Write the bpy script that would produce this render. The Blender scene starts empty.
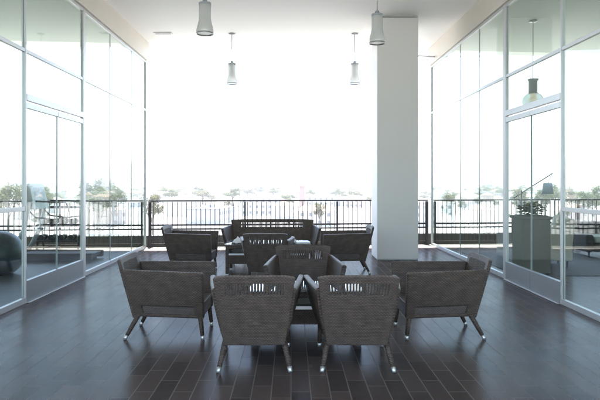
import bpy, bmesh, math, random
from mathutils import Vector, Matrix
random.seed(7)
R = math.radians
S = bpy.context.scene
COL = S.collection

# ------------------------------------------------------------------ camera
cam = bpy.data.cameras.new('camera')
cam.lens, cam.sensor_width, cam.sensor_fit = 36.0, 36.0, 'HORIZONTAL'
cam.shift_x, cam.shift_y = 0.015, -0.030
cam.clip_start, cam.clip_end = 0.05, 30000
camo = bpy.data.objects.new('camera', cam)
camo.location, camo.rotation_euler = (0, 0, 1.5), (R(90), 0, 0)
COL.objects.link(camo)
S.camera = camo

# ------------------------------------------------------------------ sky, sun, exposure
SUN_EL, SUN_AZ = 76.0, -8.0                      # in front of the camera, a little to its left
w = bpy.data.worlds.new('World'); S.world = w; w.use_nodes = True
wn = w.node_tree.nodes; wn.clear()
sky = wn.new('ShaderNodeTexSky'); sky.sky_type = 'NISHITA'; sky.sun_disc = False
sky.sun_elevation, sky.sun_rotation = R(SUN_EL), R(SUN_AZ)
sky.dust_density, sky.air_density, sky.ozone_density = 1.2, 1.0, 1.0
bg = wn.new('ShaderNodeBackground'); bg.inputs['Strength'].default_value = 0.15
wo = wn.new('ShaderNodeOutputWorld')
w.node_tree.links.new(sky.outputs[0], bg.inputs['Color'])
w.node_tree.links.new(bg.outputs[0], wo.inputs['Surface'])
sl = bpy.data.lights.new('sun', 'SUN'); sl.energy = 4.0; sl.angle = R(0.5); sl.color = (1, .96, .9)
so = bpy.data.objects.new('sun', sl); so.rotation_euler = (R(-(90 - SUN_EL)), 0, R(-SUN_AZ)); so.location = (0, 30, 60)
COL.objects.link(so)
S.view_settings.view_transform = 'Standard'; S.view_settings.look = 'None'
S.view_settings.gamma = 1.0; S.view_settings.use_curve_mapping = False
S.view_settings.exposure = 2.68
S.render.engine = 'CYCLES'
cy = S.cycles
cy.max_bounces, cy.diffuse_bounces, cy.glossy_bounces = 10, 6, 4
cy.transparent_max_bounces, cy.transmission_bounces, cy.volume_bounces = 32, 6, 0
cy.caustics_reflective = cy.caustics_refractive = False
cy.sample_clamp_indirect = 8.0
cy.use_denoising = True
try: cy.denoiser = 'OPENIMAGEDENOISE'
except Exception: pass

# ------------------------------------------------------------------ material helpers
def new_mat(name):
    m = bpy.data.materials.new(name); m.use_nodes = True
    nt = m.node_tree
    return m, nt, nt.nodes['Principled BSDF'], nt.nodes['Material Output']
def N(nt, t, **kw):
    n = nt.nodes.new(t)
    for k, v in kw.items(): setattr(n, k, v)
    return n
def math_node(nt, op, a, b=None, c=None):
    n = N(nt, 'ShaderNodeMath', operation=op)
    for i, v in enumerate((a, b, c)):
        if v is None: continue
        if isinstance(v, (int, float)): n.inputs[i].default_value = v
        else: nt.links.new(v, n.inputs[i])
    return n.outputs[0]
def mix_col(nt, fac, a, b):
    n = N(nt, 'ShaderNodeMix', data_type='RGBA')
    for idx, v in ((0, fac), (6, a), (7, b)):
        if isinstance(v, (int, float)): n.inputs[idx].default_value = v
        elif isinstance(v, tuple): n.inputs[idx].default_value = v if len(v) == 4 else v + (1,)
        else: nt.links.new(v, n.inputs[idx])
    return n.outputs[2]
def plain(name, col, rough=.5, metal=0., var=.12, scale=6., bump=.0, bscale=60.):
    """paint / metal / cloth with slight uneven tone and roughness"""
    m, nt, p, o = new_mat(name)
    tc = N(nt, 'ShaderNodeTexCoord')
    no = N(nt, 'ShaderNodeTexNoise'); no.inputs['Scale'].default_value = scale; no.inputs['Detail'].default_value = 5
    nt.links.new(tc.outputs['Object'], no.inputs['Vector'])
    lo = tuple(c * (1 - var) for c in col); hi = tuple(min(1, c * (1 + var)) for c in col)
    nt.links.new(mix_col(nt, no.outputs[0], lo, hi), p.inputs['Base Color'])
    nt.links.new(math_node(nt, 'MULTIPLY_ADD', no.outputs[0], .15, rough - .075), p.inputs['Roughness'])
    p.inputs['Metallic'].default_value = metal
    if bump:
        n2 = N(nt, 'ShaderNodeTexNoise'); n2.inputs['Scale'].default_value = bscale; n2.inputs['Detail'].default_value = 4
        nt.links.new(tc.outputs['Object'], n2.inputs['Vector'])
        b = N(nt, 'ShaderNodeBump'); b.inputs['Strength'].default_value = bump; b.inputs['Distance'].default_value = .01
        nt.links.new(n2.outputs[0], b.inputs['Height']); nt.links.new(b.outputs[0], p.inputs['Normal'])
    return m

def glass_mat(name, tint, spec=.04, body=0.0, bodycol=(.8, .8, .8)):
    m, nt, p, o = new_mat(name); nt.nodes.remove(p)
    lw = N(nt, 'ShaderNodeLayerWeight'); lw.inputs['Blend'].default_value = .5
    f = math_node(nt, 'POWER', lw.outputs['Facing'], 5.0)
    f = math_node(nt, 'MULTIPLY_ADD', f, 1 - spec, spec)
    tr = N(nt, 'ShaderNodeBsdfTransparent'); tr.inputs[0].default_value = tint + (1,)
    gl = N(nt, 'ShaderNodeBsdfGlossy'); gl.inputs['Roughness'].default_value = .0
    last = tr.outputs[0]
    if body:
        d = N(nt, 'ShaderNodeBsdfDiffuse'); d.inputs[0].default_value = bodycol + (1,)
        t2 = N(nt, 'ShaderNodeBsdfTranslucent'); t2.inputs[0].default_value = bodycol + (1,)
        mb = N(nt, 'ShaderNodeMixShader'); mb.inputs[0].default_value = .5
        nt.links.new(d.outputs[0], mb.inputs[1]); nt.links.new(t2.outputs[0], mb.inputs[2])
        m2 = N(nt, 'ShaderNodeMixShader'); m2.inputs[0].default_value = body
        nt.links.new(last, m2.inputs[1]); nt.links.new(mb.outputs[0], m2.inputs[2]); last = m2.outputs[0]
    tcg = N(nt, 'ShaderNodeTexCoord'); ng = N(nt, 'ShaderNodeTexNoise'); ng.inputs['Scale'].default_value = 1.6
    nt.links.new(tcg.outputs['Object'], ng.inputs['Vector'])
    bg_ = N(nt, 'ShaderNodeBump'); bg_.inputs['Strength'].default_value = .06; bg_.inputs['Distance'].default_value = .02
    nt.links.new(ng.outputs[0], bg_.inputs['Height']); nt.links.new(bg_.outputs[0], gl.inputs['Normal'])
    mx = N(nt, 'ShaderNodeMixShader')
    nt.links.new(f, mx.inputs[0]); nt.links.new(last, mx.inputs[1]); nt.links.new(gl.outputs[0], mx.inputs[2])
    nt.links.new(mx.outputs[0], o.inputs['Surface'])
    return m

def wicker_mat(name, dark, light):
    m, nt, p, o = new_mat(name)
    uv = N(nt, 'ShaderNodeUVMap')
    sep = N(nt, 'ShaderNodeSeparateXYZ'); nt.links.new(uv.outputs[0], sep.inputs[0])
    u, v = sep.outputs[0], sep.outputs[1]
    # hand-woven: rows wander a little
    wob = N(nt, 'ShaderNodeTexNoise'); wob.inputs['Scale'].default_value = 7; nt.links.new(uv.outputs[0], wob.inputs['Vector'])
    v = math_node(nt, 'ADD', v, math_node(nt, 'MULTIPLY', wob.outputs[0], .012))
    u = math_node(nt, 'ADD', u, math_node(nt, 'MULTIPLY', wob.outputs[1], .01))
    vs = math_node(nt, 'DIVIDE', v, .0125)
    row = math_node(nt, 'FLOOR', vs)
    strand = math_node(nt, 'ABSOLUTE', math_node(nt, 'SINE', math_node(nt, 'MULTIPLY', vs, math.pi)))
    ph = math_node(nt, 'MULTIPLY_ADD', row, .5, math_node(nt, 'DIVIDE', u, .028))
    wave = math_node(nt, 'MULTIPLY_ADD', math_node(nt, 'SINE', math_node(nt, 'MULTIPLY', ph, 2 * math.pi)), .5, .5)
    h = math_node(nt, 'MULTIPLY', math_node(nt, 'POWER', strand, .6), math_node(nt, 'MULTIPLY_ADD', wave, .5, .5))
    # each strand dyed a little differently, lengthwise streaks
    sv = N(nt, 'ShaderNodeCombineXYZ')
    nt.links.new(math_node(nt, 'MULTIPLY', u, 6), sv.inputs[0]); nt.links.new(math_node(nt, 'MULTIPLY', row, .73), sv.inputs[1])
    wn_ = N(nt, 'ShaderNodeTexNoise'); wn_.inputs['Scale'].default_value = 1.3; wn_.inputs['Detail'].default_value = 3
    nt.links.new(sv.outputs[0], wn_.inputs['Vector'])
    tone = math_node(nt, 'MULTIPLY_ADD', wn_.outputs[0], .9, .25)
    big = N(nt, 'ShaderNodeTexNoise'); big.inputs['Scale'].default_value = 14; big.inputs['Detail'].default_value = 2
    nt.links.new(uv.outputs[0], big.inputs['Vector'])
    tone = math_node(nt, 'MULTIPLY', tone, math_node(nt, 'MULTIPLY_ADD', big.outputs[0], 1.3, .38))
    fac = math_node(nt, 'MULTIPLY', h, tone)
    fac.node.use_clamp = True
    nt.links.new(mix_col(nt, fac, dark, light), p.inputs['Base Color'])
    p.inputs['Roughness'].default_value = .52
    b = N(nt, 'ShaderNodeBump'); b.inputs['Strength'].default_value = .9; b.inputs['Distance'].default_value = .004
    nt.links.new(h, b.inputs['Height']); nt.links.new(b.outputs[0], p.inputs['Normal'])
    return m

def tile_mat():
    m, nt, p, o = new_mat('dark_floor_tiles')
    tc = N(nt, 'ShaderNodeTexCoord'); sep = N(nt, 'ShaderNodeSeparateXYZ'); nt.links.new(tc.outputs['Object'], sep.inputs[0])
    TW, TL, G = .140, .49, .0058
    xs = math_node(nt, 'DIVIDE', sep.outputs[0], TW); row = math_node(nt, 'FLOOR', xs)
    wr = N(nt, 'ShaderNodeTexWhiteNoise', noise_dimensions='1D'); nt.links.new(row, wr.inputs['W'])
    jit = math_node(nt, 'MULTIPLY', math_node(nt, 'FLOOR', math_node(nt, 'MULTIPLY', wr.outputs[0], 2.0)), .25)
    alt = math_node(nt, 'MULTIPLY', math_node(nt, 'MODULO', math_node(nt, 'ADD', row, 1000), 2), .5)
    ys = math_node(nt, 'ADD', math_node(nt, 'DIVIDE', sep.outputs[1], TL), math_node(nt, 'ADD', jit, alt))
    col = math_node(nt, 'FLOOR', ys)
    fx = math_node(nt, 'FRACT', xs); fy = math_node(nt, 'FRACT', ys)
    def edge(f, size):    # distance to nearest joint in metres
        return math_node(nt, 'MULTIPLY', math_node(nt, 'MINIMUM', f, math_node(nt, 'SUBTRACT', 1.0, f)), size)
    d = math_node(nt, 'MINIMUM', edge(fx, TW), edge(fy, TL))
    joint = N(nt, 'ShaderNodeMapRange', interpolation_type='SMOOTHSTEP'); nt.links.new(d, joint.inputs[0])
    joint.inputs[1].default_value, joint.inputs[2].default_value = G * .4, G * .9
    joint.inputs[3].default_value, joint.inputs[4].default_value = 1, 0
    cv = N(nt, 'ShaderNodeCombineXYZ'); nt.links.new(row, cv.inputs[0]); nt.links.new(col, cv.inputs[1])
    wt = N(nt, 'ShaderNodeTexWhiteNoise', noise_dimensions='3D'); nt.links.new(cv.outputs[0], wt.inputs['Vector'])
    n1 = N(nt, 'ShaderNodeTexNoise'); n1.inputs['Scale'].default_value = 9; n1.inputs['Detail'].default_value = 6
    nt.links.new(tc.outputs['Object'], n1.inputs['Vector'])
    c1 = mix_col(nt, wt.outputs[0], (.042, .033, .030), (.108, .080, .069))
    c2 = mix_col(nt, math_node(nt, 'MULTIPLY', n1.outputs[0], .6), c1, (.10, .082, .078))
    # scuffs and dust of foot traffic
    n2 = N(nt, 'ShaderNodeTexNoise'); n2.inputs['Scale'].default_value = 1.3; n2.inputs['Detail'].default_value = 8; n2.inputs['Roughness'].default_value = .65
    nt.links.new(tc.outputs['Object'], n2.inputs['Vector'])
    nt.links.new(mix_col(nt, joint.outputs[0], c2, (.175, .155, .142)), p.inputs['Base Color'])
    r = math_node(nt, 'MULTIPLY_ADD', n2.outputs[0], .05, .215)
    p.inputs['Specular IOR Level'].default_value = .14
    r = math_node(nt, 'ADD', r, math_node(nt, 'MULTIPLY', wt.outputs[1], .03))
    r = math_node(nt, 'ADD', r, math_node(nt, 'MULTIPLY', joint.outputs[0], .08))
    nt.links.new(r, p.inputs['Roughness'])
    # worn, partly matt glaze
    df = N(nt, 'ShaderNodeBsdfDiffuse')
    nt.links.new(p.inputs['Base Color'].links[0].from_socket, df.inputs[0])
    wear = math_node(nt, 'MULTIPLY_ADD', n2.outputs[0], .25, .44)
    wear = math_node(nt, 'ADD', wear, math_node(nt, 'MULTIPLY', joint.outputs[0], .12)); wear.node.use_clamp = True
    mx = N(nt, 'ShaderNodeMixShader'); nt.links.new(wear, mx.inputs[0])
    nt.links.new(p.outputs[0], mx.inputs[1]); nt.links.new(df.outputs[0], mx.inputs[2]); nt.links.new(mx.outputs[0], o.inputs['Surface'])
    return m

M = dict(
    tiles=tile_mat(),
    ceiling=plain('ceiling_plaster', (.88, .875, .855), .75, var=.03, scale=1.2, bump=.15, bscale=120),
    column=plain('column_paint', (.84, .815, .775), .6, var=.04, scale=1.5, bump=.12, bscale=90),
    beige=plain('beige_fascia_paint', (.70, .645, .57), .6, var=.05, scale=3),
    alu=plain('pale_aluminium', (.57, .575, .57), .42, metal=.4, var=.06, scale=4),
    alud=plain('brushed_aluminium_kick', (.34, .35, .36), .42, metal=.6, var=.08, scale=5),
    joint=plain('silicone_joint', (.42, .47, .46), .5),
    glass=glass_mat('clear_glass', (.885, .937, .905)),
    tabletop=glass_mat('table_glass', (.80, .84, .84), .04, body=.25, bodycol=(.50, .52, .52)),
    frosted=glass_mat('frosted_lamp_glass', (.97, .97, .96), .05, body=.58, bodycol=(.92, .92, .90)),
    wicker=wicker_mat('dark_wicker', (.016, .0115, .0093), (.19, .136, .104)),
    wicker_lit=wicker_mat('lit_wicker_band', (.04, .033, .030), (.24, .195, .17)),  # lighter copy of the wicker: extra sky light on the band put into its colour
    cap=plain('foot_cap_metal', (.72, .72, .72), .3, metal=.7),
    iron=plain('dark_railing_paint', (.030, .026, .026), .45, var=.2),
    bounce_paving=plain('pale_bounce_paving', (.60, .585, .555), .85, var=.1, scale=1.5, bump=.2, bscale=40),
    gymfloor=plain('dark_gym_rubber', (.040, .044, .050), .55, var=.25, scale=9),
    sunstrip=plain('pale_sun_strip_stone', (.30, .285, .265), .85, var=.25, scale=5, bump=.2, bscale=40),
    roomceil=plain('green_grey_room_ceiling', (.55, .585, .54), .8, var=.04, scale=2),
    concrete=plain('grey_concrete', (.11, .112, .108), .85, var=.18, scale=2.5, bump=.4, bscale=25),
    steel=plain('dull_steel', (.45, .45, .45), .35, metal=.8),
    white=plain('white_cloth', (.82, .82, .82), .8, var=.03),
    blueprint=plain('magazine_cover', (.42, .50, .58), .3, var=.5, scale=14),
    paper=plain('paper_pages', (.72, .71, .68), .7),
    black=plain('black_rubber', (.025, .025, .027), .55, var=.15),
    ball=plain('dark_grey_vinyl', (.045, .055, .065), .38, var=.1),
    greyplastic=plain('grey_plastic', (.40, .43, .45), .4),
    silver=plain('silver_machine_paint', (.58, .62, .64), .35, metal=.3),
    darkgrey=plain('dark_grey_machine_paint', (.045, .047, .05), .7),
    screen=plain('dark_screen', (.02, .022, .025), .15),
    taupe=plain('taupe_stucco', (.17, .155, .135), .8, bump=.25, bscale=50),
    soil=plain('potting_soil', (.05, .035, .025), .95),
    cream=plain('cream_upholstery', (.52, .48, .40), .85, bump=.2, bscale=140),
    palefab=plain('pale_green_grey_fabric', (.42, .45, .41), .85, bump=.2, bscale=140),
    darkfab=plain('charcoal_fabric', (.04, .042, .045), .85, bump=.2, bscale=140),
    lampshade=glass_mat('pale_lampshade_cloth', (.9, .95, 1), .0, body=.85, bodycol=(.80, .86, .90)),
    bark=plain('tree_bark', (.12, .09, .065), .9, var=.3, bump=.5, bscale=10),
    ground=None,
)

def leaf_mat(name, a, b):
    m, nt, p, o = new_mat(name)
    oi = N(nt, 'ShaderNodeObjectInfo'); geo = N(nt, 'ShaderNodeNewGeometry')
    f = math_node(nt, 'ADD', math_node(nt, 'MULTIPLY', geo.outputs['Random Per Island'], .7), math_node(nt, 'MULTIPLY', oi.outputs['Random'], .3))
    nt.links.new(mix_col(nt, f, a, b), p.inputs['Base Color']); p.inputs['Roughness'].default_value = .6
    t = N(nt, 'ShaderNodeBsdfTranslucent'); t.inputs[0].default_value = tuple(c * 1.2 for c in b) + (1,)
    mx = N(nt, 'ShaderNodeMixShader'); mx.inputs[0].default_value = .25
    nt.links.new(p.outputs[0], mx.inputs[1]); nt.links.new(t.outputs[0], mx.inputs[2]); nt.links.new(mx.outputs[0], o.inputs['Surface'])
    return m
M['leaf'] = leaf_mat('olive_leaves', (.06, .06, .022), (.15, .14, .05))
M['leaf2'] = leaf_mat('green_leaves', (.045, .06, .02), (.115, .135, .045))

def ground_mat():
    m, nt, p, o = new_mat('city_ground')
    tc = N(nt, 'ShaderNodeTexCoord')
    n1 = N(nt, 'ShaderNodeTexNoise'); n1.inputs['Scale'].default_value = .012; n1.inputs['Detail'].default_value = 8; n1.inputs['Roughness'].default_value = .7
    vo = N(nt, 'ShaderNodeTexVoronoi'); vo.inputs['Scale'].default_value = .035
    for n in (n1, vo): nt.links.new(tc.outputs['Object'], n.inputs['Vector'])
    a = mix_col(nt, n1.outputs[0], (.26, .245, .225), (.19, .19, .165))
    s = N(nt, 'ShaderNodeSeparateColor'); nt.links.new(vo.outputs['Color'], s.inputs[0])
    nt.links.new(mix_col(nt, math_node(nt, 'MULTIPLY', s.outputs[0], .6), a, (.32, .315, .30)), p.inputs['Base Color'])
    p.inputs['Roughness'].default_value = .9
    return m
M['ground'] = ground_mat()

# ------------------------------------------------------------------ mesh helpers
def obj(name, bm, mat, parent=None, bevel=0., seg=2, smooth=False, solid=0., offset=-1):
    me = bpy.data.meshes.new(name)
    bmesh.ops.recalc_face_normals(bm, faces=bm.faces) if not solid else None
    bm.to_mesh(me); bm.free()
    me.materials.append(mat)
    o = bpy.data.objects.new(name, me); COL.objects.link(o)
    if parent: o.parent = parent
    if solid:
        s = o.modifiers.new('solid', 'SOLIDIFY'); s.thickness = solid; s.offset = offset; s.use_even_offset = False
    if bevel:
        b = o.modifiers.new('bevel', 'BEVEL'); b.width = bevel; b.segments = seg; b.limit_method = 'ANGLE'; b.angle_limit = R(40)
    if smooth:
        for p in me.polygons: p.use_smooth = True
    return o
def BM(): return bmesh.new()
def box(bm, x0, x1, y0, y1, z0, z1):
    uvl = bm.loops.layers.uv.verify()
    c = [bm.verts.new((x, y, z)) for x in (x0, x1) for y in (y0, y1) for z in (z0, z1)]
    for idx in ((0, 1, 3, 2), (4, 6, 7, 5), (0, 4, 5, 1), (2, 3, 7, 6), (0, 2, 6, 4), (1, 5, 7, 3)):
        f = bm.faces.new([c[i] for i in idx])
        n = f.normal; f.normal_update(); n = f.normal
        for l in f.loops:
            co = l.vert.co
            if abs(n.z) > .7: l[uvl].uv = (co.x, co.y)
            elif abs(n.y) > .7: l[uvl].uv = (co.x, co.z)
            else: l[uvl].uv = (co.y, co.z)
    return bm
def hexa(bm, pts):
    """eight points: bottom four counter-clockwise, top four above them"""
    uvl = bm.loops.layers.uv.verify()
    c = [bm.verts.new(p) for p in pts]
    for idx in ((3, 2, 1, 0), (4, 5, 6, 7), (0, 1, 5, 4), (1, 2, 6, 5), (2, 3, 7, 6), (3, 0, 4, 7)):
        f = bm.faces.new([c[i] for i in idx]); f.normal_update(); n = f.normal
        for l in f.loops:
            co = l.vert.co
            l[uvl].uv = (co.x, co.y) if abs(n.z) > .7 else ((co.x, co.z) if abs(n.y) > .7 else (co.y, co.z))
    return bm
def tube(bm, pts, radii, n=10, cap=True):
    uvl = bm.loops.layers.uv.verify()
    pts = [Vector(p) for p in pts]
    if isinstance(radii, (int, float)): radii = [radii] * len(pts)
    rings, dist = [], [0.]
    for i in range(1, len(pts)): dist.append(dist[-1] + (pts[i] - pts[i - 1]).length)
    ref = Vector((0, 0, 1))
    d0 = (pts[-1] - pts[0]).normalized()
    if abs(d0.z) > .9: ref = Vector((1, 0, 0))
    for i, p in enumerate(pts):
        d = (pts[min(i + 1, len(pts) - 1)] - pts[max(i - 1, 0)]).normalized()
        a = d.cross(ref).normalized(); b = d.cross(a).normalized()
        rings.append([bm.verts.new(p + (a * math.cos(t) + b * math.sin(t)) * radii[i]) for t in [2 * math.pi * k / n for k in range(n)]])
    for i in range(len(rings) - 1):
        for k in range(n):
            f = bm.faces.new((rings[i][k], rings[i][(k + 1) % n], rings[i + 1][(k + 1) % n], rings[i + 1][k]))
            f.smooth = True
            for l, (kk, ii) in zip(f.loops, ((k, i), (k + 1, i), (k + 1, i + 1), (k, i + 1))):
                l[uvl].uv = (kk / n * 2 * math.pi * radii[ii], dist[ii])
    if cap:
        bm.faces.new(rings[0][::-1]); bm.faces.new(rings[-1])
    return bm
def lathe(bm, prof, c=(0, 0, 0), n=28, close=False):
    rings = []
    for r, z in prof:
        rings.append([bm.verts.new((c[0] + r * math.cos(2 * math.pi * k / n), c[1] + r * math.sin(2 * math.pi * k / n), c[2] + z)) for k in range(n)])
    for i in range(len(rings) - 1):
        for k in range(n):
            f = bm.faces.new((rings[i][k], rings[i][(k + 1) % n], rings[i + 1][(k + 1) % n], rings[i + 1][k])); f.smooth = True
    if close:
        bm.faces.new(rings[0][::-1]); bm.faces.new(rings[-1])
    return bm
def panel(bm, fn, us, vs, scale, skip=None):
    """grid surface fn(u,v); scale = (metres per u, metres per v) for the weave"""
    uvl = bm.loops.layers.uv.verify()
    g = [[bm.verts.new(fn(u, v)) for v in vs] for u in us]
    for i in range(len(us) - 1):
        for j in range(len(vs) - 1):
            if skip and skip((us[i] + us[i + 1]) / 2, (vs[j] + vs[j + 1]) / 2): continue
            f = bm.faces.new((g[i][j], g[i + 1][j], g[i + 1][j + 1], g[i][j + 1]))
            for l, (a, b) in zip(f.loops, ((us[i], vs[j]), (us[i + 1], vs[j]), (us[i + 1], vs[j + 1]), (us[i], vs[j + 1]))):
                l[uvl].uv = (a * scale[0], b * scale[1])
    for v in [v for v in bm.verts if not v.link_faces]: bm.verts.remove(v)
    bm.normal_update()
    return bm
def lerp(a, b, t): return a + (b - a) * t

def tag(o, label=None, cat=None, group=None, kind=None):
    if label: o['label'] = label
    if cat: o['category'] = cat
    if group: o['group'] = group
    if kind: o['kind'] = kind
    return o
def thing(name, label, cat, loc=(0, 0, 0), rz=0., group=None):
    o = bpy.data.objects.new(name, None); o.empty_display_size = .1
    o.location = loc; o.rotation_euler = (0, 0, rz); COL.objects.link(o)
    return tag(o, label, cat, group)
CH = {}
def kids(o): return [c for c in bpy.data.objects if c.parent == o]
def copy_tree(o, parent=None):
    c = o.copy(); COL.objects.link(c)
    if parent: c.parent = parent
    for k in kids(o): copy_tree(k, c)
    return c
def place(src, loc, rz, label, group=None, first=False, scale=None):
    c = src if first else copy_tree(src)
    c.location = loc; c.rotation_euler = (0, 0, rz); c['label'] = label
    if group: c['group'] = group
    if scale: c.scale = scale
    return c

# ------------------------------------------------------------------ the setting
CEIL = 4.67
SK = .098
def rail_y(x): return 13.97 + SK * x            # the terrace edge is not square to the corridor
def roof_y(x): return 14.48 + SK * x
GZ = -16.0
XL, XR = -3.30, 3.33

def sheet(pts, z): 
    bm = BM(); bm.faces.new([bm.verts.new((x, y, z)) for x, y in pts]); return bm
def slab(pts, z0, z1):
    bm = BM()
    lo = [bm.verts.new((x, y, z0)) for x, y in pts]; hi = [bm.verts.new((x, y, z1)) for x, y in pts]
    n = len(pts)
    bm.faces.new(lo[::-1]); bm.faces.new(hi)
    for i in range(n): bm.faces.new((lo[i], lo[(i + 1) % n], hi[(i + 1) % n], hi[i]))
    return bm
BX = 11.5
BACK = -1.6
foot = [(-BX, BACK), (BX, BACK), (BX, rail_y(BX) + .32), (-BX, rail_y(-BX) + .32)]
tag(obj('floor', slab(foot, -.25, 0), M['tiles']), kind='structure')
roof = [(-BX, BACK), (BX, BACK), (BX, roof_y(BX)), (-BX, roof_y(-BX))]
tag(obj('ceiling', slab(roof, CEIL, CEIL + .5), M['ceiling']), kind='structure')
tag(obj('terrace', slab([(-BX, -13), (BX, -13), (BX, BACK - .01), (-BX, BACK - .01)], -.27, -.02), M['bounce_paving']), kind='structure')  # unseen pale slab added to bounce sunlight onto ceiling and column
base = [(-BX + .3, -12.7), (BX - .3, -12.7), (BX - .3, rail_y(BX) - .1), (-BX + .3, rail_y(-BX) - .1)]
t = obj('terrace_base', slab(base, GZ, -.254), M['concrete']); tag(t, kind='structure')
bm = BM(); bmesh.ops.create_circle(bm, cap_ends=True, segments=64, radius=9000)
for v in bm.verts: v.co.z = GZ
tag(obj('ground', bm, M['ground']), kind='structure')

# side end walls of the two rooms, far outside the frame
for sgn, lab in ((-1, 'plain pale end wall of the gym beyond the left glass'), (1, 'plain pale end wall of the lounge beyond the right glass')):
    bm = BM(); x = sgn * (BX - .35); box(bm, x - .1, x + .1, BACK + .3, rail_y(x) - 1.2, 0, CEIL)
    tag(obj('end_wall', bm, M['column']), lab, 'wall')

e0, e1 = -BX + .02, BX - .02
tag(obj('sun_strip', slab([(e0, rail_y(e0) - .56), (e1, rail_y(e1) - .56), (e1, rail_y(e1) + .098), (e0, rail_y(e0) + .098)],   .0005, .006), M['sunstrip']), kind='structure')  # pale strip added so the sunlit floor edge shows white
tag(obj('gym_floor', slab([(-BX + .5, -1.2), (XL - .12, -1.2), (XL - .12, rail_y(XL) - .60), (-BX + .5, rail_y(-BX + .5) - .60)], .0005, .005), M['gymfloor']), kind='structure')
for nm, xa, xb in (('gym_ceiling', -BX + .5, XL - .14), ('lounge_ceiling', XR + .14, BX - .5)):
    tag(obj(nm, slab([(xa, BACK + .2), (xb, BACK + .2), (xb, roof_y(xb) - .5), (xa, roof_y(xa) - .5)], CEIL - .02, CEIL - .001), M['roomceil']), kind='structure')
# column
c = thing('column', 'thick square off-white column rising from tiled floor to ceiling', 'column', (2.045, 11.9, 0))
bm = BM(); box(bm, -.395, .395, -.40, .40, .015, CEIL - .012); obj('shaft', bm, M['column'], c, bevel=.012)
bm = BM(); box(bm, -.385, .385, -.39, .39, .0, .015); obj('base_joint', bm, M['joint'], c)

# ------------------------------------------------------------------ glass side walls
def glass_wall(sx, x, ms, joints, door, name_label, yend):
    t = thing('glass_wall', name_label, 'glass wall', (x, 0, 0))
    T = .022                                       # half thickness of the frame
    H1, H2 = 3.13, 4.25
    ys = ms
    d0, d1 = door
    # upright mullions
    for y in ys:
        wd = .055 if y in (d1,) else .016
        lo, hi = y - wd, y + wd
        bm = BM(); box(bm, -T - .004, T + .004, lo, hi, 0, H2 + .0); obj('mullion', bm, M['alu'], t, bevel=.003)
    spans = [(ys[i] + (.055 if ys[i] == d1 else .016), ys[i + 1] - (.055 if ys[i + 1] == d1 else .016)) for i in range(len(ys) - 1)]
    def hbar(name, a, b, z0, z1, th=T, mat='alu'):
        bm = BM(); box(bm, -th, th, a, b, z0, z1); return obj(name, bm, M[mat], t, bevel=.003)
    def pane(a, b, z0, z1):
        bm = BM(); box(bm, -.006, .006, a, b, z0, z1); return obj('glass_pane', bm, M['glass'], t)
    for (a, b) in spans:
        isdoor = abs(a - d0) < .1
        far = a > d1
        hbar('top_rail', a, b, H2 - .05, H2)
        hbar('transom', a, b, H1 - .022, H1 + .022)
        js = [j for j in joints if a < j < b]
        cuts = [a] + js + [b]
        for k in range(len(cuts) - 1):
            ca = cuts[k] + (.005 if k else 0); cb = cuts[k + 1] - (.005 if k < len(cuts) - 2 else 0)
            pane(ca, cb, H1 + .022, H2 - .05)
            if not isdoor:
                if far: pane(ca, cb, .07, H1 - .022)
        for j in js:
            bm = BM(); box(bm, -.008, .008, j - .005, j + .005, .07, H1 - .022); obj('pane_joint', bm, M['joint'], t)
            bm = BM(); box(bm, -.008, .008, j - .005, j + .005, H1 + .022, H2 - .05); obj('pane_joint', bm, M['joint'], t)
        if isdoor:
            hbar('door_header', a, b, 2.515, 2.60, T + .008)
            pane(a, b, 2.60, H1 - .022)
            door_t = bpy.data.objects.new('double_door', None); COL.objects.link(door_t); door_t.parent = t
            mid = (a + b) / 2
            def dbar(name, y0, y1, z0, z1, th, mat='alu'):
                bm = BM(); box(bm, -th, th, y0, y1, z0, z1); return obj(name, bm, M[mat], door_t, bevel=.003)
            for (q0, q1) in ((a + .006, mid - .004), (mid + .004, b - .006)):
                dbar('bottom_rail', q0, q1, .012, .275, .026, 'alud')
                dbar('top_rail', q0, q1, 2.42, 2.492, .024)
                bm = BM(); box(bm, -.006, .006, q0, q1, .275, 2.42); obj('door_pane', bm, M['glass'], door_t)
            dbar('meeting_edge', mid - .004, mid + .004, .275, 2.42, .012, 'joint')
            for s2 in (-1, 1):
                bm = BM(); 
                yy = mid + s2 * .07
                obj('lock', lathe(BM(), [(.0, -.034), (.012, -.034), (.012, .034), (0, .034)], (0, yy, .15), 12), M['steel'], door_t)
            hbar('threshold', a, b, .0, .010, .06)
        else:
            hbar('sill', a, b, 0, .07)
            if not far:
                hbar('middle_rail', a, b, 1.145, 1.195)
                pane(a, b, .07, 1.145); pane(a, b, 1.195, H1 - .022)
    # painted header between glazing and ceiling
    bm = BM(); box(bm, -.11 if sx < 0 else -.06, .06 if sx < 0 else .11, BACK + .1, yend + .16, H2 + .002, CEIL - .002)
    obj('fascia', bm, M['beige'], t, bevel=.006)
    return t
glass_wall(-1, XL, [-1.5, -.7, 1.3, 3.32, 5.37, 7.42, 9.52, 13.56], [10.94, 12.4], (7.42, 9.52),
           'floor-to-ceiling glass wall with aluminium frames on the left, gym behind', 13.56)
glass_wall(1, XR, [-1.5, -.7, 1.3, 3.40, 5.40, 7.35, 9.30, 14.16], [10.6, 11.8], (7.35, 9.30),
           'floor-to-ceiling glass wall with aluminium frames on the right, lounge behind', 14.16)

# slim tie rod from the column to the right-hand header
tag(obj('tie_rod', tube(BM(), [(2.44, 12.1, 4.05), (3.27, 13.7, 4.36)], .016, 8), M['steel']),
    'slim grey rod bridging column and right glass wall near the ceiling', 'rod')

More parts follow.
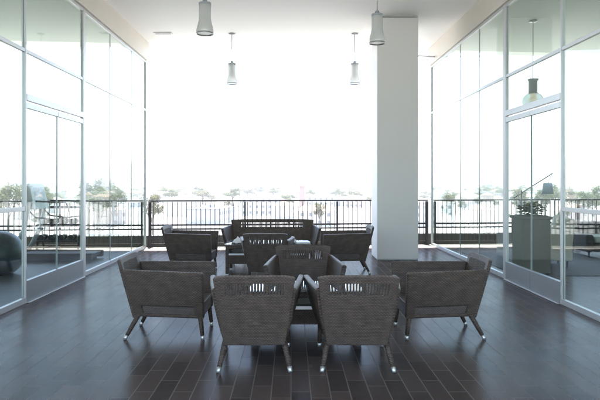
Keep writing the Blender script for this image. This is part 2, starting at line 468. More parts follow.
# ceiling grille
v = thing('ceiling_vent', 'small slotted air grille set into the ceiling', 'vent', (-2.72, 12.76, CEIL))
bm = BM(); box(bm, -.19, .19, -.075, -.055, -.014, -.002); box(bm, -.19, .19, .055, .075, -.014, -.002)
box(bm, -.19, -.17, -.055, .055, -.014, -.002); box(bm, .17, .19, -.055, .055, -.014, -.002); obj('frame', bm, M['alu'], v)
bm = BM()
for k in range(5): box(bm, -.17, .17, -.05 + k * .022, -.042 + k * .022, -.012, -.002)
obj('slats', bm, M['steel'], v)

# ------------------------------------------------------------------ railing, three runs
def railing(x0, x1, label, ends):
    mid = (x0 + x1) / 2; ang = math.atan(SK)
    L = (x1 - x0) / math.cos(ang)
    t = thing('railing', label, 'railing', (mid, rail_y(mid), 0), ang, 'dark metal railings along the terrace edge')
    h = L / 2
    bm = BM(); box(bm, -h, h, -.03, .03, 1.052, 1.085); obj('top_rail', bm, M['iron'], t, bevel=.004)
    for z0, z1 in ((.495, .535), (.405, .44)):
        bm = BM(); box(bm, -h, h, -.018, .018, z0, z1); obj('lower_rail', bm, M['iron'], t, bevel=.003)
    bm = BM(); box(bm, -h, h, -.015, .015, .07, .10); obj('bottom_rail', bm, M['iron'], t, bevel=.003)
    n = max(2, round(L / 2.0)); posts = [-h + .03 + k * (L - .06) / n for k in range(n + 1)]
    for k, px in enumerate(posts):
        wdt = .035 if k in (0, n) and ends else .02
        bm = BM(); box(bm, px - wdt, px + wdt, -.022, .022, 0, 1.045); obj('post', bm, M['iron'], t)
        bm = BM(); box(bm, px - .06, px + .06, -.05, .05, 0, .012); obj('base_plate', bm, M['iron'], t)
    nb = int(L / .107)
    for k in range(1, nb):
        bx_ = -h + k * L / nb
        if min(abs(bx_ - p) for p in posts) < .045: continue
        bm = BM(); box(bm, bx_ - .0075, bx_ + .0075, -.0075, .0075, .10, 1.045); obj('baluster', bm, M['iron'], t)
railing(-3.24, 3.26, 'dark balustered railing closing the open end between the glass walls', True)
railing(-10.6, -3.36, 'dark balustered railing running on behind the gym on the left', False)
railing(3.40, 10.6, 'dark balustered railing running on behind the lounge on the right', False)
bm = BM(); a0, a1 = -BX + .02, BX - .02
p = slab([(a0, rail_y(a0) + .10), (a1, rail_y(a1) + .10), (a1, rail_y(a1) + .28), (a0, rail_y(a0) + .28)], .001, .27)
tag(obj('parapet_kerb', p, M['concrete'], bevel=.01), 'low grey concrete kerb behind the dark railing', 'kerb')

# ------------------------------------------------------------------ pendant lamps
def make_pendant(label, drop):
    """origin at the ceiling; drop = ceiling to bottom of the shade"""
    t = thing('pendant_lamp', label, 'pendant lamp', (0, 0, CEIL), 0, 'white glass pendant lamps on thin rods')
    obj('canopy', lathe(BM(), [(0, -.002), (.07, -.002), (.07, -.03), (.012, -.035), (0, -.035)], n=20), M['steel'], t)
    top = -drop + .44
    obj('rod', tube(BM(), [(0, 0, -.035), (0, 0, top + .05)], .007, 8), M['steel'], t)
    obj('cap', lathe(BM(), [(0, top + .05), (.03, top + .05), (.035, top + .005), (.088, top), (.088, top - .03), (0, top - .03)], n=24), M['greyplastic'], t)
    obj('shade', lathe(BM(), [(.084, top - .02), (.084, top - .2), (.092, top - .27), (.108, top - .33), (.122, top - .39), (.122, top - .44),
                              (.116, top - .44), (.116, top - .39), (.102, top - .33), (.086, top - .27), (.078, top - .2), (.078, top - .02)], n=28), M['frosted'], t)
    obj('bulb', lathe(BM(), [(0, top - .03), (.03, top - .04), (.032, top - .18), (.048, top - .24), (.045, top - .29), (0, top - .32)], n=16), M['white'], t)
    obj('rim_ring', lathe(BM(), [(.116, top - .425), (.125, top - .425), (.125, top - .442), (.116, top - .442), (.116, top - .425)], n=28), M['steel'], t)
    return t
P0 = make_pendant('', 1.08)
pend = [(-1.215, 8.47, 'white glass pendant lamp hung near the camera, on the left'),
        (1.30, 9.05, 'white glass pendant lamp hung in front of the column'),
        (-1.26, 12.8, 'white glass pendant lamp hung far off near the ceiling edge, left'),
        (1.36, 12.8, 'white glass pendant lamp hung far off just left of the column')]
for i, (x, y, lab) in enumerate(pend): place(P0, (x, y, CEIL), 0, lab, first=(i == 0))
# globe pendant inside the lounge
g = thing('globe_pendant', 'glowing clear globe pendant with grey cap seen through right glass', 'pendant lamp', (4.72, 11.7, CEIL - .02))
obj('canopy', lathe(BM(), [(0, -.002), (.07, -.002), (.07, -.03), (0, -.03)], n=20), M['steel'], g)
obj('rod', tube(BM(), [(0, 0, -.03), (0, 0, -1.15)], .008, 8), M['steel'], g)
obj('cap', lathe(BM(), [(0, -1.14), (.10, -1.14), (.105, -1.17), (.085, -1.18), (.085, -1.42), (0, -1.42)], n=24), M['greyplastic'], g)
sh = obj('globe', lathe(BM(), [(.09, -1.41), (.15, -1.45), (.205, -1.53), (.21, -1.58), (.18, -1.66), (.10, -1.71), (.0, -1.72)], n=28),
         glass_mat('globe_glass', (.80, .81, .78), .06, body=.45, bodycol=(.6, .6, .56)), g)
m, nt, p, o = new_mat('warm_lit_bulb'); p.inputs['Base Color'].default_value = (.9, .8, .6, 1)
p.inputs['Emission Color'].default_value = (1, .9, .72, 1); p.inputs['Emission Strength'].default_value = .16
obj('bulb', lathe(BM(), [(0, -1.42), (.04, -1.43), (.07, -1.52), (.055, -1.6), (0, -1.63)], n=16), m, g)

# ------------------------------------------------------------------ wicker seating
def make_chair(name, label, cat, group, dw=0., top=.775, lo_front=.195):
    """origin on the floor, sitter faces +Y; dw widens it to a sofa"""
    t = thing(name, label, cat, (0, 0, 0), 0, group)
    hb, ht = .240 + dw, .318 + dw
    # back: woven panel leaning back, with a row of open slits under the top edge
    def back(u, v):
        s = u * 2 - 1
        hw = lerp(hb, ht, v ** .9)
        y = lerp(-.325, -.455, v) - .022 * (1 - s * s) * (.3 + .7 * v)
        z = lerp(.205, top, v) - .018 * abs(s) ** 7 * v
        return (s * hw, y, z)
    n = round((2 * ht) / .024)
    us = []
    for k in range(n): us += [k / n, (k + .66) / n]
    us.append(1.0)
    vs = [0, .12, .25, .4, .55, .68,   .73, .90, .95, 1]
    def slit(u, v):
        if not .73 < v < .90: return False
        f = (u * n) % 1.0
        return f > .62 and .12 < u < .88
    obj('backrest', panel(BM(), back, us, vs, (2 * ht, .6), slit), M['wicker'], t, solid=.034, offset=1, bevel=.004, seg=1)
    for sg in (-1, 1):
        def side(u, v, sg=sg):
            x0 = lerp(.245, .295, u) + dw; x1 = lerp(.33, .432, u ** .8) + dw
            x = lerp(x0, x1, v) + .012 * math.sin(v * math.pi)
            y = lerp(lerp(-.335, -.446, v), lerp(.335, .345, v), u)
            z = lerp(lerp(.205, .665, v), lerp(lo_front, .648, v), u)
            return (sg * x, y, z)
        us2 = [0, .06, .14, .25, .375, .5, .625, .75, .86, .94, 1]; vs2 = [0, .075, .255, .36, .5, .65, .8, .92, 1]
        gap = lambda u, v: .14 < u < .86 and .075 < v < .255
        obj('arm', panel(BM(), side, us2, vs2, (.70, .46), gap), M['wicker'], t, solid=.05, offset=(-1 if sg > 0 else 1), bevel=.021, seg=4)
        def inset(u, v, sg=sg):
            q = side(lerp(.14, .86, u), lerp(.075, .255, v), sg); return (q[0] - sg * .018, q[1], q[2])
        obj('side_band', panel(BM(), inset, [0, .25, .5, .75, 1], [0, .5, 1], (.5, .09)), M['wicker_lit'], t, solid=.012, offset=(-1 if sg > 0 else 1))
    # seat with front apron
    def seat(u, v):
        s = u * 2 - 1
        return (s * (lerp(.225, .262, v) + dw), lerp(-.318, .325, v), .345 - .018 * (1 - s * s) * math.sin(v * math.pi))
    g5 = [i / 6 for i in range(7)]
    obj('seat', panel(BM(), seat, g5, g5, (.5 + 2 * dw, .64)), M['wicker'], t, solid=.04, offset=-1, bevel=.008)
    def apron(u, v):
        s = u * 2 - 1
        return (s * (lerp(.245, .252, v) + dw), .318, lerp(.205, .302, v))
    obj('front_apron', panel(BM(), apron, g5, [0, .5, 1], (.5 + 2 * dw, .1)), M['wicker'], t, solid=.03, offset=1, bevel=.006)
    legs = [(sg, (.232, -.30, .235), (.285, -.425, 0)) for sg in (-1, 1)] + [(sg, (.272, .295, .235), (.283, .322, 0)) for sg in (-1, 1)]
    for sg, a, b in legs:
        a = Vector(((a[0] + dw) * sg, a[1], a[2])); b = Vector(((b[0] + dw) * sg, b[1], b[2]))
        k = a + (b - a) * ((a.z - .038) / a.z)
        l = obj('leg', tube(BM(), [a, a + (k - a) * .5, k], [.026, .0225, .0185], 10), M['wicker'], t)
        d = (b - a).normalized()
        obj('foot_cap', tube(BM(), [k, k + (b - k) * .6, b], [.0195, .0185, .015], 10), M['cap'], l)
    return t
G1 = 'wicker armchairs around the nearer coffee table'
G2 = 'wicker armchairs around the farther coffee table'
CHR = make_chair('wicker_armchair', '', 'armchair', G1)
# near rear feet at y = 4.72 (local -.425)
place(CHR, (-.300, 5.145, 0), R(1.5), 'dark wicker armchair with its back to us, nearest and left of the pair', G1, first=True)
place(CHR, (.535, 5.145, 0), R(-1.0), 'dark wicker armchair with its back to us, nearest and right of the pair', G1)
place(CHR, (-1.155, 5.99, 0), R(-91), 'dark wicker armchair seen side-on at left, facing right to the nearer table', G1)
place(CHR, (1.415, 5.99, 0), R(91), 'dark wicker armchair seen side-on at right, facing left to the nearer table', G1)
place(CHR, (.14, 6.44, 0), R(180), 'dark wicker armchair facing us across the nearer coffee table', G1)
place(CHR, (-.365, 9.0, 0), R(0), 'dark wicker armchair with its back to us in front of the farther table', G2)
place(CHR, (-1.62, 10.06, 0), R(-92), 'dark wicker armchair by the railing at left, side-on, facing right', G2)
place(CHR, (.86, 10.06, 0), R(91), 'dark wicker armchair beside the column, side-on, facing left', G2)
sofa = make_chair('wicker_sofa', 'wide dark wicker sofa backing onto the railing', 'sofa', None, dw=.49)
sofa.location = (-.365, 11.3, 0); sofa.rotation_euler = (0, 0, R(180))

def make_table(label, hw, hd):
    t = thing('coffee_table', label, 'coffee table', (0, 0, 0), 0, 'glass topped wicker coffee tables')
    bm = BM(); box(bm, -hw, hw, -hd, hd, .488, .500); obj('glass_top', bm, M['tabletop'], t, bevel=.003)
    i, j = hw - .02, hd - .02
    bm = BM(); box(bm, -i, i, -j, -j + .045, .425, .487); box(bm, -i, i, j - .045, j, .425, .487)
    box(bm, -i, -i + .045, -j + .045, j - .045, .425, .487); box(bm, i - .045, i, -j + .045, j - .045, .425, .487)
    obj('frame', bm, M['wicker'], t, bevel=.005)
    bm = BM(); box(bm, -i + .05, i - .05, -j + .012, j - .012, .337, .347); obj('shelf_glass', bm, M['tabletop'], t)
    bm = BM(); box(bm, -i + .052, i - .052, -j + .01, j - .01, .18, .335); obj('shelf', bm, M['wicker'], t, bevel=.006)
    bm = BM(); box(bm, -i + .054, i - .054, -j + .002, -j + .0095, .322, .35); obj('shelf_trim', bm, M['cap'], t)
    for sx in (-1, 1):
        for sy in (-1, 1):
            bm = BM(); cx, cy_ = sx * (i - .026), sy * (j - .026); box(bm, cx - .026, cx + .026, cy_ - .026, cy_ + .026, .02, .4245)
            l = obj('leg', bm, M['wicker'], t, bevel=.005)
            bm = BM(); box(bm, cx - .022, cx + .022, cy_ - .022, cy_ + .022, 0, .02); obj('foot_cap', bm, M['cap'], l)
    return t
T1 = make_table('glass-topped wicker coffee table between the nearer chairs', .53, .27)
T1.location = (.14, 5.79, 0)
T2 = make_table('glass-topped wicker coffee table in front of the sofa', .69, .36)
T2.location = (-.385, 9.98, 0)

def napkin(x, y, rz, lab, s=1.):
    bm = BM(); n = 9
    grid = []
    rnd = random.Random(lab)
    for i in range(n):
        rowv = []
        for j in range(n):
            u, v = i / (n - 1) * 2 - 1, j / (n - 1) * 2 - 1
            r = math.hypot(u, v)
            z = .105 * max(0, 1 - r * .95) ** .8 + .012 * math.sin(5 * math.atan2(v, u) + 1) * r + rnd.uniform(-.006, .006)
            rowv.append(bm.verts.new((u * .085 * s, v * .075 * s, .004 + max(0, z))))
        grid.append(rowv)
    for i in range(n - 1):
        for j in range(n - 1): bm.faces.new((grid[i][j], grid[i + 1][j], grid[i + 1][j + 1], grid[i][j + 1]))
    o = obj('napkin', bm, M['white'], None, solid=.003, smooth=True)
    o.location = (x, y, .503); o.rotation_euler = (0, 0, rz)
    tag(o, lab, 'napkin', 'white napkins on the farther table')
napkin(-.87, 9.80, .3, 'white crumpled napkin at the left end of the farther table')
napkin(.02, 9.86, 1.1, 'white crumpled napkin at the right end of the farther table')
mg = thing('magazine', 'blue and white magazine lying on the farther table', 'magazine', (.185, 9.82, .5015), R(8))
bm = BM(); box(bm, -.11, .11, -.14, .14, 0, .024); obj('pages', bm, M['paper'], mg)
bm = BM(); box(bm, -.113, .113, -.143, .143, .0245, .0275); obj('cover', bm, M['blueprint'], mg)

# ------------------------------------------------------------------ gym behind the left glass
t = thing('treadmill', 'silver and black treadmill seen through the left glass door', 'treadmill', (-4.55, 11.5, 0))
bm = BM(); box(bm, -.62, .85, -.36, -.24, .04, .17); box(bm, -.62, .85, .24, .36, .04, .17); obj('side_rails', bm, M['darkgrey'], t, bevel=.012)
bm = BM(); box(bm, -.55, .84, -.24, .24, .09, .155); obj('belt', bm, M['black'], t, bevel=.015)
bm = BM(); hexa(bm, [(-.85, -.36, .03), (-.56, -.36, .03), (-.56, .36, .03), (-.85, .36, .03), (-.80, -.32, .22), (-.58, -.33, .25), (-.58, .33, .25), (-.80, .32, .22)])
obj('motor_cover', bm, M['black'], t, bevel=.02)
for sy in (-1, 1):
    obj('upright', tube(BM(), [(-.66, sy * .37, .12), (-.40, sy * .37, .62), (-.30, sy * .37, 1.12)], [.042, .04, .035], 10), M['silver'], t)
    obj('handrail', tube(BM(), [(-.34, sy * .34, .98), (-.20, sy * .345, .84), (.12, sy * .345, .80), (.38, sy * .345, .83), (.42, sy * .345, 1.0), (.36, sy * .34, 1.12), (-.2, sy * .34, 1.14)], .016, 8), M['black'], t)
cn = obj('console', hexa(BM(), [(-.42, -.36, 1.02), (-.22, -.36, .98), (-.22, .36, .98), (-.42, .36, 1.02), (-.40, -.33, 1.46), (-.33, -.33, 1.48), (-.33, .33, 1.48), (-.40, .33, 1.46)]), M['greyplastic'], t, bevel=.02)
obj('screen', hexa(BM(), [(-.262, -.2, 1.15), (-.256, -.2, 1.15), (-.256, .2, 1.15), (-.262, .2, 1.15), (-.318, -.2, 1.40), (-.312, -.2, 1.40), (-.312, .2, 1.40), (-.318, .2, 1.40)]), M['screen'], cn)
for sx in (-.6, .7):
    for sy in (-.3, .3): obj('foot', lathe(BM(), [(0, 0), (.03, 0), (.03, .042), (0, .042)], (sx, sy, 0), 12), M['black'], t)

bm = BM(); bmesh.ops.create_uvsphere(bm, u_segments=40, v_segments=28, radius=.37)
for v_ in bm.verts:
    if v_.co.z < -.33: v_.co.z = -.33 - (v_.co.z + .33) * .1
o = obj('exercise_ball', bm, M['ball'], None, smooth=True); o.location = (-4.72, 9.75, .334)
tag(o, 'dark grey exercise ball on the gym floor at the left edge', 'exercise ball')

k_ = thing('dumbbell_rack', 'black tiered dumbbell rack beside the railing in the gym', 'rack', (-4.75, 12.35, 0))
for sx in (-.42, .42):
    obj('upright', tube(BM(), [(sx, -.18, .0), (sx, -.02, .62), (sx, .05, 1.12)], .024, 8), M['black'], k_)
    obj('foot_bar', tube(BM(), [(sx, -.28, .025), (sx, .26, .025)], .024, 8), M['black'], k_)
    obj('back_brace', tube(BM(), [(sx, .2, .03), (sx, .04, 1.0)], .018, 8), M['black'], k_)
RZ = (.30, .62, .98)
for z in RZ:
    bm = BM(); yy = -.18 + .21 * z
    box(bm, -.44, .44, yy - .11, yy - .06, z - .02, z + .012); box(bm, -.44, .44, yy + .06, yy + .11, z - .01, z + .022); obj('shelf', bm, M['black'], k_, bevel=.004)
db0 = None
for ri, z in enumerate(RZ[:2]):
    for q in range(4):
        x = -4.75 - .30 + q * .20
        if db0 is None:
            d = thing('dumbbell', '', 'dumbbell', (0, 0, 0), 0, 'dumbbells on the gym rack'); db0 = d
            obj('handle', tube(BM(), [(0, -.09, 0), (0, .09, 0)], .015, 8), M['steel'], d)
            for s2 in (-1, 1): obj('weight', tube(BM(), [(0, s2 * .06, 0), (0, s2 * .07, 0), (0, s2 * .13, 0), (0, s2 * .14, 0)], [.05, .06, .06, .05], 8), M['black'], d)
        else: d = copy_tree(db0)
        d.location = (x, 12.35 - .18 + .21 * z, z + .078)
        d['label'] = 'black round-headed dumbbell on the ' + ('bottom' if ri == 0 else 'middle') + ' shelf of the rack'

# ------------------------------------------------------------------ lounge behind the right glass
pl = thing('planter_box', 'tall square taupe planter box just inside the right door', 'planter', (3.98, 9.95, .012))
bm = BM(); box(bm, -.23, .23, -.23, .23, 0, .88); box(bm, -.26, .26, -.26, .26, .88, .93); obj('box', bm, M['taupe'], pl, bevel=.01)
bm = BM(); box(bm, -.2, .2, -.2, .2, .931, .94); obj('soil', bm, M['soil'], pl)
def leaf_cloud(n, rx, ry, rz, size, seed, z0=0.):
    rnd = random.Random(seed); bm = BM()
    for _ in range(n):
        while True:
            p = Vector((rnd.uniform(-1, 1), rnd.uniform(-1, 1), rnd.uniform(-1, 1)))
            if p.length <= 1: break
        p = Vector((p.x * rx, p.y * ry, p.z * rz + z0))
        q = Matrix.Rotation(rnd.uniform(0, 6.28), 4, 'Z') @ Matrix.Rotation(rnd.uniform(-1.2, 1.2), 4, 'X')
        s = size * rnd.uniform(.6, 1.3)
        vs = [bm.verts.new(p + (q @ Vector(c)) * s) for c in ((-.5, 0, 0), (0, -.28, .05), (.5, 0, -.05), (0, .28, .05))]
        bm.faces.new(vs)
    return bm
o = obj('leafy_plant', leaf_cloud(230, .24, .24, .11, .085, 3, .1), M['leaf2']); o.location = (3.98, 9.95, .957)
tag(o, 'low leafy green plant growing in the taupe planter box', 'plant')

def easy_chair(name, lab, cat, loc, rz, w_, mat, cush, h=.72, seatm=None):
    t = thing(name, lab, cat, loc, rz)
    bm = BM(); box(bm, -w_ / 2 + .16, w_ / 2 - .16, -.24, .42, .12, .30); obj('base', bm, mat, t, bevel=.03, seg=3)
    bm = BM(); hexa(bm, [(-w_ / 2 + .12, -.42, .12), (w_ / 2 - .12, -.42, .12), (w_ / 2 - .12, -.22, .12), (-w_ / 2 + .12, -.22, .12),
                         (-w_ / 2 + .12, -.50, h), (w_ / 2 - .12, -.50, h), (w_ / 2 - .12, -.34, h), (-w_ / 2 + .12, -.34, h)]); obj('backrest', bm, mat, t, bevel=.04, seg=3)
    for sx in (-1, 1):
        bm = BM(); x0, x1 = sorted((sx * w_ / 2, sx * (w_ / 2 - .155))); box(bm, x0, x1, -.42, .42, .12, h - .14); obj('arm', bm, mat, t, bevel=.04, seg=3)
        for sy in (-.34, .36): obj('leg', tube(BM(), [(sx * (w_ / 2 - .08), sy, .13), (sx * (w_ / 2 - .08), sy, 0)], [.024, .016], 8), M['black'], t)
    nc = max(1, round((w_ - .3) / .7)); cw = (w_ - .34) / nc
    for k in range(nc):
        x0 = -w_ / 2 + .17 + k * cw
        bm = BM(); box(bm, x0 + .005, x0 + cw - .005, -.22, .44, .302, .43); obj('seat_cushion', bm, seatm or cush, t, bevel=.035, seg=3)
        bm = BM(); hexa(bm, [(x0 + .02, -.24, .432), (x0 + cw - .02, -.24, .432), (x0 + cw - .02, -.12, .432), (x0 + .02, -.12, .432),
                             (x0 + .02, -.35, h + .06), (x0 + cw - .02, -.35, h + .06), (x0 + cw - .02, -.22, h + .04), (x0 + .02, -.22, h + .04)]); obj('back_cushion', bm, cush, t, bevel=.04, seg=3)
    return t
easy_chair('easy_chair', 'cream upholstered easy chair beside the taupe planter', 'armchair', (4.50, 10.75, .012), R(80), .76, M['cream'], M['cream'], .84)
easy_chair('lounge_sofa', 'charcoal sofa with pale grey-green seat cushions in the lounge at right', 'sofa', (6.85, 12.2, 0), R(180), 2.1, M['darkfab'], M['darkfab'], .60, M['palefab'])
bm = slab([(3.62, 9.55), (6.0, 9.55), (6.0, 12.7), (3.62, 12.7)], .0005, .012)
tag(obj('darkening_rug', bm, M['darkfab']), 'charcoal rug added to darken the floor under the cream easy chair in the lounge', 'rug')  # added to darken the lounge floor behind the planter
lt = thing('lounge_table', 'low round black table before the pale lounge sofa', 'table', (6.55, 11.0, 0))
obj('table_top', lathe(BM(), [(0, .40), (.42, .40), (.44, .415), (.42, .43), (0, .43)], n=36), M['black'], lt)
obj('stem', lathe(BM(), [(.26, .0), (.24, .03), (.05, .06), (.04, .36), (.12, .40), (0, .40)], n=24), M['black'], lt)
bl = thing('boom_lamp', 'thin grey boom floor lamp with pale drum shade, by the easy chair', 'floor lamp', (4.55, 11.85, .012))
obj('base', lathe(BM(), [(0, 0), (.17, 0), (.17, .025), (.02, .035), (0, .035)], n=24), M['black'], bl)
obj('pole', tube(BM(), [(0, 0, .03), (0, 0, 1.32)], .013, 8), M['steel'], bl)
obj('boom', tube(BM(), [(-.16, 0, 1.17), (.62, 0, 1.66)], .011, 8), M['steel'], bl)
obj('cord', tube(BM(), [(.60, 0, 1.645), (.52, 0, 1.46)], .005, 6), M['black'], bl)
obj('shade', lathe(BM(), [(.085, .0), (.115, -.22), (.110, -.22), (.080, 0)], (.52, 0, 1.47), 24), M['lampshade'], bl)

# ------------------------------------------------------------------ the city beyond, washed out in sun
WALLS = [plain('pale_stucco', (.52, .48, .43), .9, var=.08, scale=.4), plain('white_stucco', (.66, .65, .62), .9, var=.06, scale=.4),
         plain('pink_stucco', (.48, .36, .32), .9, var=.08, scale=.4), plain('grey_render', (.40, .40, .41), .9, var=.08, scale=.4)]
ROOFS = [plain('tan_roof', (.30, .22, .17), .9, var=.2, scale=.8), plain('grey_roof', (.28, .28, .28), .9, var=.2, scale=.8), plain('light_roof', (.50, .48, .45), .9, var=.1, scale=.8)]
WINM = plain('window_glass_dark', (.16, .17, .18), .2)
def make_house(wm, rm, wdt, dep, st, pitched):
    t = thing('house', '', 'house'); h = st * 3.0
    bm = BM(); box(bm, -wdt / 2, wdt / 2, -dep / 2, dep / 2, 0, h); obj('wall', bm, wm, t)
    if pitched:
        rr = BM(); ov = .5; a = [(-wdt / 2 - ov, -dep / 2 - ov), (wdt / 2 + ov, -dep / 2 - ov), (wdt / 2 + ov, dep / 2 + ov), (-wdt / 2 - ov, dep / 2 + ov)]
        lo = [rr.verts.new((x, y, h + .01)) for x, y in a]; r0 = rr.verts.new((-wdt / 2 + 2, 0, h + 2.2)); r1 = rr.verts.new((wdt / 2 - 2, 0, h + 2.2))
        rr.faces.new((lo[0], lo[1], r1, r0)); rr.faces.new((lo[2], lo[3], r0, r1)); rr.faces.new((lo[1], lo[2], r1)); rr.faces.new((lo[3], lo[0], r0)); rr.faces.new(lo[::-1])
        obj('roof', rr, rm, t)
    else:
        rr = BM(); box(rr, -wdt / 2 - .2, wdt / 2 + .2, -dep / 2 - .2, dep / 2 + .2, h + .01, h + .5); box(rr, -1.2, 1.2, -1, 1, h + .51, h + 1.8); obj('roof', rr, rm, t)
    nw = int(wdt // 3)
    for s_ in range(st):
        for k in range(nw):
            cx = -wdt / 2 + (k + .5) * wdt / nw
            bm = BM(); box(bm, cx - .6, cx + .6, -dep / 2 - .06, -dep / 2 - .01, s_ * 3 + .9, s_ * 3 + 2.2); obj('window', bm, WINM, t)
    return t
protos = [make_house(WALLS[0], ROOFS[0], 14, 10, 2, True), make_house(WALLS[1], ROOFS[2], 20, 13, 3, False),
          make_house(WALLS[2], ROOFS[0], 12, 9, 2, True), make_house(WALLS[3], ROOFS[1], 24, 14, 2, False)]
hname = ['cream two-storey house with tan hipped roof', 'white three-storey block with flat pale roof', 'pink two-storey house with tan hipped roof', 'grey low flat-roofed building']
def zone(x, y):
    px = 291 + 600 * x / y
    if px < 150: return 'seen through the left glass wall'
    if px < 262: return 'in the washed-out city left of the sofa'
    if px < 372: return 'in the washed-out city above the sofa and chairs'
    if px < 432: return 'just right of the column'
    return 'seen through the right glass wall'
rnd = random.Random(11); used = set(); occ = []
n_h = 0; tries = 0
while n_h < 96 and tries < 5000:
    tries += 1
    d = rnd.uniform(235, 700) if n_h < 64 else rnd.uniform(700, 1300)
    x = rnd.uniform(-.56, .58) * d
    if any(abs(x - a) < 26 and abs(d - b) < 24 for a, b in occ): continue
    occ.append((x, d)); k = rnd.randrange(4)
    o = place(protos[k], (x, d, GZ), rnd.choice((0, R(90), R(180))) + rnd.uniform(-.2, .2), hname[k] + ' ' + zone(x, d), 'pale buildings in the overexposed city', first=(k not in used))
    used.add(k); n_h += 1

# far hazy towers
def make_tower(x, d, wdt, h, lab, dep=22):
    t = thing('tower_block', lab, 'tower block', (x, d, GZ), 0, 'faint tower blocks on the skyline')
    bm = BM(); box(bm, -wdt / 2, wdt / 2, -dep / 2, dep / 2, 0, h); obj('wall', bm, WALLS[3], t)
    bm = BM(); box(bm, -wdt / 2 + 3, wdt / 2 - 3, -dep / 2 + 3, dep / 2 - 3, h + .01, h + 4); obj('plant_room', bm, WALLS[1], t)
    fl = int(h // 7)
    for s_ in range(fl):
        bm = BM(); box(bm, -wdt / 2 + 1.5, wdt / 2 - 1.5, -dep / 2 - .25, -dep / 2 - .05, s_ * 7 + 2.4, s_ * 7 + 5.2); obj('window_band', bm, WINM, t)
D = 1100.
for (px0, px1, py, lab) in ((442, 450, 163, 'faint narrow tower block, leftmost on the skyline right of the column'),
                            (459, 467, 163, 'faint narrow tower block, middle one seen through the right glass'),
                            (480, 491, 158, 'faint broad tower block left of the right glass door'),
                            (565, 576, 158, 'tall grey tower block seen right of the right glass door'),
                            (13, 22, 161, 'grey tower block at far left, left of the aluminium mullion'),
                            (26, 37, 156, 'pale tower block at far left, right of the aluminium mullion')):
    xc = ((px0 + px1) / 2 - 291) / 600 * D
    make_tower(xc, D, (px1 - px0) / 600 * D, (182 - py) / 600 * D + 1.5 - GZ, lab)
tp = thing('brick_chimney', 'slim pinkish chimney stack above the railing, left of the column', 'chimney', (4.6, 250, GZ))
bm = BM(); hexa(bm, [(-1.5, -1.5, 0), (1.5, -1.5, 0), (1.5, 1.5, 0), (-1.5, 1.5, 0), (-1.0, -1.0, 15.3), (1.0, -1.0, 15.3), (1.0, 1.0, 15.3), (-1.0, 1.0, 15.3)]); obj('stack', bm, plain('old_brick', (.36, .27, .24), .9, var=.15), tp)
bm = BM(); box(bm, -1.25, 1.25, -1.25, 1.25, 15.31, 15.8); obj('cap', bm, ROOFS[0], tp)

# trees
def make_tree(h, r, seed, leaf, name='tree'):
    t = thing(name, '', 'tree'); rnd = random.Random(seed)
    bm = BM(); tube(bm, [(0, 0, 0), (.1, .05, h * .3), (.0, .1, h * .62)], [h * .035, h * .025, h * .012], 8)
    tops = []
    for k in range(6):
        a = k * 1.05 + rnd.uniform(-.3, .3); z0 = h * rnd.uniform(.3, .5); rr = r * rnd.uniform(.4, .75); z1 = h * rnd.uniform(.55, .85)
        tube(bm, [(0.05, .05, z0), (math.cos(a) * rr * .5, math.sin(a) * rr * .5, (z0 + z1) / 2 + .3), (math.cos(a) * rr, math.sin(a) * rr, z1)], [h * .014, h * .009, h * .004], 6)
        tops.append((math.cos(a) * rr, math.sin(a) * rr, z1))
    obj('trunk', bm, M['bark'], t)
    tops += [(0, 0, h * .8), (r * .2, -r * .2, h * .7), (-r * .3, r * .1, h * .62)]
    cb = BM()
    for (cx, cy_, cz) in tops:
        rad = r * rnd.uniform(.30, .5)
        for _ in range(330):
            v = Vector((rnd.gauss(0, 1), rnd.gauss(0, 1), rnd.gauss(0, 1))).normalized() * rad * rnd.uniform(.35, 1.05)
            p = Vector((cx, cy_, cz)) + Vector((v.x, v.y, v.z * .75))
            q = Matrix.Rotation(rnd.uniform(0, 6.28), 4, 'Z') @ Matrix.Rotation(rnd.uniform(-1.3, 1.3), 4, 'X')
            s = r * .115 * rnd.uniform(.6, 1.3)
            cb.faces.new([cb.verts.new(p + (q @ Vector(c)) * s) for c in ((-.5, 0, 0), (0, -.33, .05), (.5, 0, -.05), (0, .33, .05))])
    obj('crown', cb, leaf, t)
    return t
tps = [make_tree(11, 4.6, 1, M['leaf']), make_tree(14, 5.2, 2, M['leaf2']), make_tree(9, 4.2, 3, M['leaf2']), make_tree(8, 3.0, 4, M['leaf'])]
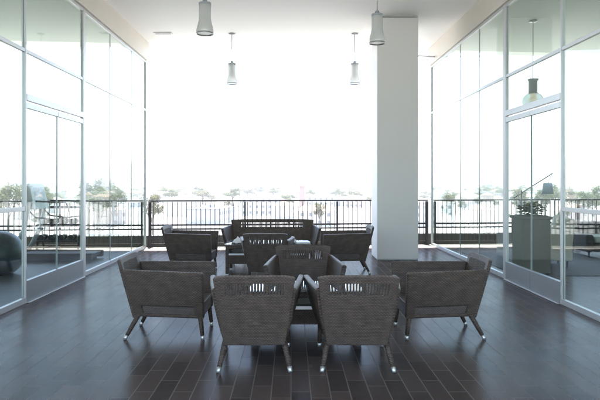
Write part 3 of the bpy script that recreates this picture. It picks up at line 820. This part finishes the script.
tname = ['broad olive tree', 'tall full green tree', 'small rounded green tree', 'slight olive tree']
used = set(); spots = []
for (px, py, d, k) in ((88, 176, 150, 1), (97, 173, 165, 1), (106, 176, 175, 0), (113, 182, 150, 2), (100, 188, 140, 2), (153, 189, 130, 3), (319, 200, 160, 3), (45, 180, 170, 1), (8, 178, 140, 0),
                      (570, 184, 200, 0), (583, 188, 180, 2), (595, 182, 190, 1), (545, 186, 190, 2), (555, 180, 230, 1), (448, 190, 180, 3), (520, 186, 220, 0)):
    d *= 1.35; x = (px - 291) / 600 * d
    spots.append((x, d, k, None if k != 3 else None, (182 - py) / 600 * d + 1.5 - GZ))
rnd = random.Random(5)
while len(spots) < 280:
    d = rnd.uniform(200, 1000) if len(spots) < 130 else rnd.uniform(330, 1100); x = rnd.uniform(-.57, .6) * d
    if any(abs(x - a) < 16 and abs(d - b) < 13 for a, b in occ): continue
    if -.23 * d < x < .25 * d and d < 360: continue
    spots.append((x, d, rnd.randrange(4), None, None))
hts = [11, 14, 9, 8]
for (x, d, k, _, h) in spots:
    sc = (h / hts[k]) if h else rnd.uniform(.5, .85) * (1.3 if d > 420 else 1)
    o = place(tps[k], (x, d, GZ), rnd.uniform(0, 6.28), tname[k] + ' ' + zone(x, d), 'trees among the houses of the city', first=(k not in used), scale=((sc * .62, sc * .62, sc) if h else ((sc * 1.5, sc * 1.5, sc) if d > 420 else (sc, sc, sc))))
    used.add(k)

# ------------------------------------------------------------------ haze
HAZE = 0.00044
hz = BM(); box(hz, -6000, 6000, -3000, 6000, GZ - 1, 140)
for f in list(hz.faces): pass
hm = bpy.data.materials.new('pale_haze'); hm.use_nodes = True; nt = hm.node_tree; nt.nodes.clear()
pv = nt.nodes.new('ShaderNodeVolumePrincipled'); pv.inputs['Density'].default_value = HAZE; pv.inputs['Color'].default_value = (.96, .95, .93, 1); pv.inputs['Anisotropy'].default_value = .3
out = nt.nodes.new('ShaderNodeOutputMaterial'); nt.links.new(pv.outputs[0], out.inputs['Volume'])
tag(obj('haze', hz, hm), kind='stuff')
